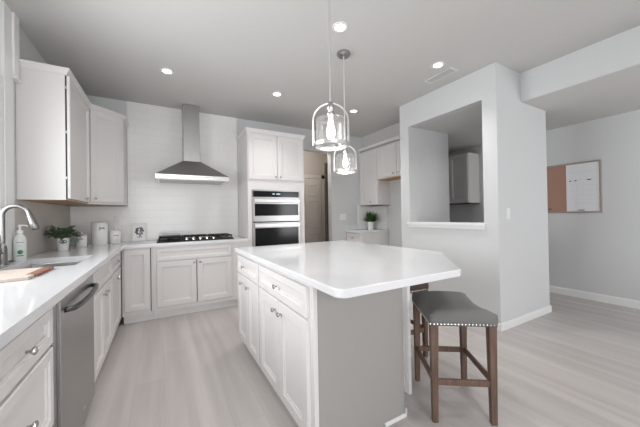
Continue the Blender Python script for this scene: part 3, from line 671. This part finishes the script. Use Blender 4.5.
# potted plant by the window
px_, py_ = -.842, 3.62
t = thing('potted_plant', 'leafy green plant in a white pot with green emblem, between sink and canisters', 'potted plant', (px_, py_, ZC))
P = Matrix.Translation((px_, py_, ZC))
MB().lathe([(.0001, 0), (.040, 0), (.042, .004), (.049, .118), (.049, .122), (.044, .122), (.043, .1), (.0001, .1)], 24, P).build('pot', 'ceramic', t, True)
ang = math.atan2(-py_, -px_)
patch(MB(), px_, py_, ZC+.0, .0485, ang, .62, .068, .104, True).build('emblem', 'label_green', t)
MB().lathe([(.0001, .1005), (.0425, .1005), (.0425, .105), (.0001, .106)], 18, P).build('soil', 'soil', t)
def leaf(m, p, d, L, Wd, bend=.3, n=5):
    d = Vector(d).normalized(); sd = d.cross(Vector((0, 0, 1))); sd = sd.normalized() if sd.length > .01 else Vector((1, 0, 0)); up = sd.cross(d)
    prev = None
    for k in range(n+1):
        u = k/n; c_ = Vector(p)+d*L*u-Vector((0, 0, 1))*bend*L*u*u; wd = Wd*math.sin(math.pi*min(.97, max(.03, u**.8)))
        q = (m.bm.verts.new(c_-sd*wd+up*wd*.25), m.bm.verts.new(c_), m.bm.verts.new(c_+sd*wd+up*wd*.25))
        if prev:
            m.bm.faces.new((prev[0], prev[1], q[1], q[0])); m.bm.faces.new((prev[1], prev[2], q[2], q[1]))
        prev = q
m = MB(); st = MB()
for k in range(95):
    a_ = k*2.399+random.uniform(-.2, .2); el = random.uniform(.05, 1.1); r_ = random.uniform(.005, .03)
    base = Vector((px_+r_*math.cos(a_), py_+r_*math.sin(a_), ZC+.108)); dr = Vector((math.cos(a_)*math.cos(el), math.sin(a_)*math.cos(el), math.sin(el)))
    ln = random.uniform(.03, .085); tip = base+dr*ln+Vector((0, 0, .02)); st.tube([base, tip], .0015, 5)
    leaf(m, tip, dr+Vector((random.uniform(-.3, .3), random.uniform(-.3, .3), random.uniform(-.1, .25))), random.uniform(.06, .095), random.uniform(.02, .031), random.uniform(.2, .5))
m.build('foliage', 'leaf', t, True); st.build('stems', 'leaf', t)
t2 = thing('round_tag', 'small round grey-green tag leaning beside the white plant pot', 'tag', (-.80, 3.80, ZC))
TT = frame((-.775, 3.72, ZC+.085), (.95, .25, 0), (.25, -.95, 0)); 
MB().lathe([(.0001, 0), (.03, 0), (.03, .006), (.0001, .006)], 24, TT).build('disc', 'label_green', t2)
MB().tube([(-.775, 3.723, ZC), (-.775, 3.723, ZC+.06)], .003, 8).build('stake', 'label_green', t2)
# canisters
def canister(x, y, r, h, lab, lid, script):
    t = thing('canister', lab, 'canister', (x, y, ZC), 'white canisters in the worktop corner'); P = Matrix.Translation((x, y, ZC))
    MB().lathe([(.0001, 0), (r-.004, 0), (r, .005), (r, h-.006), (r-.003, h), (.0001, h)], 32, P).build('body', 'ceramic', t, True)
    if lid == 'flat': MB().lathe([(.0001, h+.0005), (r+.002, h+.0005), (r+.002, h+.014), (r-.01, h+.02), (.0001, h+.021)], 32, P).build('lid', 'ceramic', t, True)
    else:
        o = MB().lathe([(.0001, h+.0005), (r+.001, h+.0005), (r+.001, h+.008), (r*.5, h+.02), (.0001, h+.022)], 32, P).build('lid', 'ceramic', t, True)
        MB().lathe([(.0001, h+.0225), (.006, h+.0225), (.011, h+.034), (.008, h+.044), (.0001, h+.046)], 14, P).build('lid_knob', 'ceramic', o, True)
    a0 = math.atan2(-y, -x); rr_ = r+.0012
    for pl in script: pass
    m = MB()
    for pl in script: m.tube([(x+rr_*math.cos(a0+u), y+rr_*math.sin(a0+u), ZC+zz) for u, zz in pl], .0022, 5)
    m.build('lettering', 'ink', t)
W_ = lambda u0, u1, z, a_, n, q=40: [(u0+(u1-u0)*k/q, z+a_*math.sin(2*math.pi*n*k/q)*(1 if k % 3 else .6)) for k in range(q+1)]
canister(-.772, 3.98, .048, .115, 'smallest white canister with a knobbed lid, beside the leafy plant', 'knob', [W_(-.55, .35, .085, .004, 5)])
canister(-.640, 4.16, .078, .245, 'tallest white canister with dark script, in the worktop corner', 'flat',
         [[(-.05, .165), (.0, .19), (.06, .208), (.09, .198), (.05, .185)], W_(.06, .62, .192, .010, 3)])
canister(-.497, 4.22, .060, .145, 'medium white canister closest to the framed floral picture', 'knob', [W_(-.25, .55, .098, .003, 6)])
# framed picture leaning on the tiles
t = thing('picture_frame', 'small white framed dark floral picture leaning on the tiles beside the cooktop', 'picture', (-.26, 4.41, ZC))
lean = Matrix.Translation((-.258, 4.405, ZC)) @ Matrix.Rotation(-.12, 4, 'X') @ frame((0, 0, 0), (1, 0, 0), (0, -1, 0))
hw, hh = .078, .235
m = MB()
for q in ((-hw, 0, hw, .012), (-hw, hh-.012, hw, hh), (-hw, .012, -hw+.012, hh-.012), (hw-.012, .012, hw, hh-.012)): m.box(q[0], q[1], 0, q[2], q[3], .016, .001, 1, lean)
m.build('frame', 'white_plastic', t)
MB().box(-hw+.012, .012, .002, hw-.012, hh-.012, .006, 0, 1, lean).build('mat_board', 'ceramic', t)
m = MB()
for k in range(26):
    a_ = k*2.399; r_ = .010+.038*math.sqrt(k/26); cu, cv = r_*math.cos(a_)*1.0, .13+r_*math.sin(a_)*1.15; ra = random.uniform(.006, .013)
    m.lathe([(.0001, 0), (ra, 0), (ra, .0008), (.0001, .0008)], 9, lean @ Matrix.Translation((cu, cv, .0062+k*.00002)))
m.box(-.004, .045, .0062, .0, .1, .007, 0, 1, lean).box(-.03, .05, .0062, .03, .058, .007, 0, 1, lean)
m.build('floral_print', 'ink', t)
# plant in the far corner
gx, gy = 3.55, 4.265
t = thing('potted_plant', 'small grassy green plant in a white cup in the far coffee corner', 'potted plant', (gx, gy, .9252)); P = Matrix.Translation((gx, gy, .9252))
MB().lathe([(.0001, 0), (.05, 0), (.064, .15), (.058, .15), (.056, .13), (.0001, .13)], 20, P).build('pot', 'ceramic', t, True)
m = MB()
for k in range(120):
    a_ = random.uniform(0, 6.283); el = random.uniform(.45, 1.45); r_ = random.uniform(0, .045)
    leaf(m, (gx+r_*math.cos(a_), gy+r_*math.sin(a_), 1.055), (math.cos(a_)*math.cos(el), math.sin(a_)*math.cos(el), math.sin(el)), min(random.uniform(.20, .33), (.17/max(.01, math.cos(el)))), .014, random.uniform(.1, .4), 4)
m.build('foliage', 'grass', t, True)

# ------------------------------------------------------------------ on the walls
TDW = frame((XD, 0, 0), (0, -1, 0), (-1, 0, 0))
t = thing('message_board', 'framed half cork, half whiteboard message board on the grey dining wall', 'message board', (XD, 1.75, 1.19))
u0, u1, z0, z1, fr = -2.12, -1.375, 1.192, 1.90, .022
m = MB()
for q in ((u0, z0, u1, z0+fr), (u0, z1-fr, u1, z1), (u0, z0+fr, u0+fr, z1-fr), (u1-fr, z0+fr, u1, z1-fr)): m.box(q[0], q[1], .0005, q[2], q[3], .022, .002, 1, TDW)
m.build('frame', 'board_frame', t)
fbox(TDW, u0+fr, z0+fr, .001, -1.752, z1-fr, .012).build('cork_panel', 'cork', t)
wb = fbox(TDW, -1.749, z0+fr, .001, u1-fr, z1-fr, .012).build('whiteboard_panel', 'whiteboard', t)
m = MB()
for k, (uu, zz, wv) in enumerate(((-1.715, 1.638, .022), (-1.655, 1.640, .022), (-1.52, 1.640, .04))): m.box(uu, zz, .0121, uu+wv, zz+.014, .0126, 0, 1, TDW)
m.build('lettering', 'ink', wb)
m = MB()
for zz in (1.50, 1.44, 1.38, 1.32, 1.57, 1.655, 1.76): m.box(-1.70, zz, .0121, -1.43, zz+.002, .0124, 0, 1, TDW)
for uu in (-1.63, -1.56, -1.49): m.box(uu, 1.30, .0121, uu+.0015, 1.62, .0124, 0, 1, TDW)
m.build('ruled_lines', 'faint_ink', wb)
MB().box(-1.62, 1.222, .0122, -1.55, 1.238, .026, .003, 1, TDW).build('marker_clip', 'grey_ink', wb)
MB().box(-1.965, 1.245, .0122, -1.925, 1.262, .02, .003, 1, TDW).build('pin', 'ink', t)

TS = frame((3.195, 1.593, 1.20), (1, 0, 0), (0, -1, 0))
t = thing('light_switch', 'white rocker light switch on the end of the pass-through wall', 'light switch', (3.195, 1.593, 1.20))
fbox(TS, -.035, -.058, .0005, .035, .058, .006, .002).build('plate', 'white_plastic', t); fbox(TS, -.016, -.032, .006, .016, .032, .010, .001).build('rocker', 'trim', t)
TS = frame((3.04, YB, 1.18), (1, 0, 0), (0, -1, 0))
t = thing('switch_plate', 'white triple switch plate on the wall beside the hall opening', 'switch plate', (3.04, YB, 1.18))
fbox(TS, -.075, -.06, .0005, .075, .06, .006, .002).build('plate', 'white_plastic', t)
for k in (-1, 0, 1): fbox(TS, k*.046-.016, -.032, .006, k*.046+.016, .032, .010, .001).build('rocker', 'trim', t)
TS = frame((-.50, YB-.008, 1.20), (1, 0, 0), (0, -1, 0))
t = thing('power_outlet', 'white power outlet on the tiles above the medium canister', 'power outlet', (-.50, YB-.008, 1.20))
fbox(TS, -.035, -.058, .0005, .035, .058, .006, .002).build('plate', 'white_plastic', t); fbox(TS, -.017, -.034, .006, .017, .034, .008, .001).build('sockets', 'trim', t)

for o in bpy.data.objects:
    if '_o' in o: del o['_o']
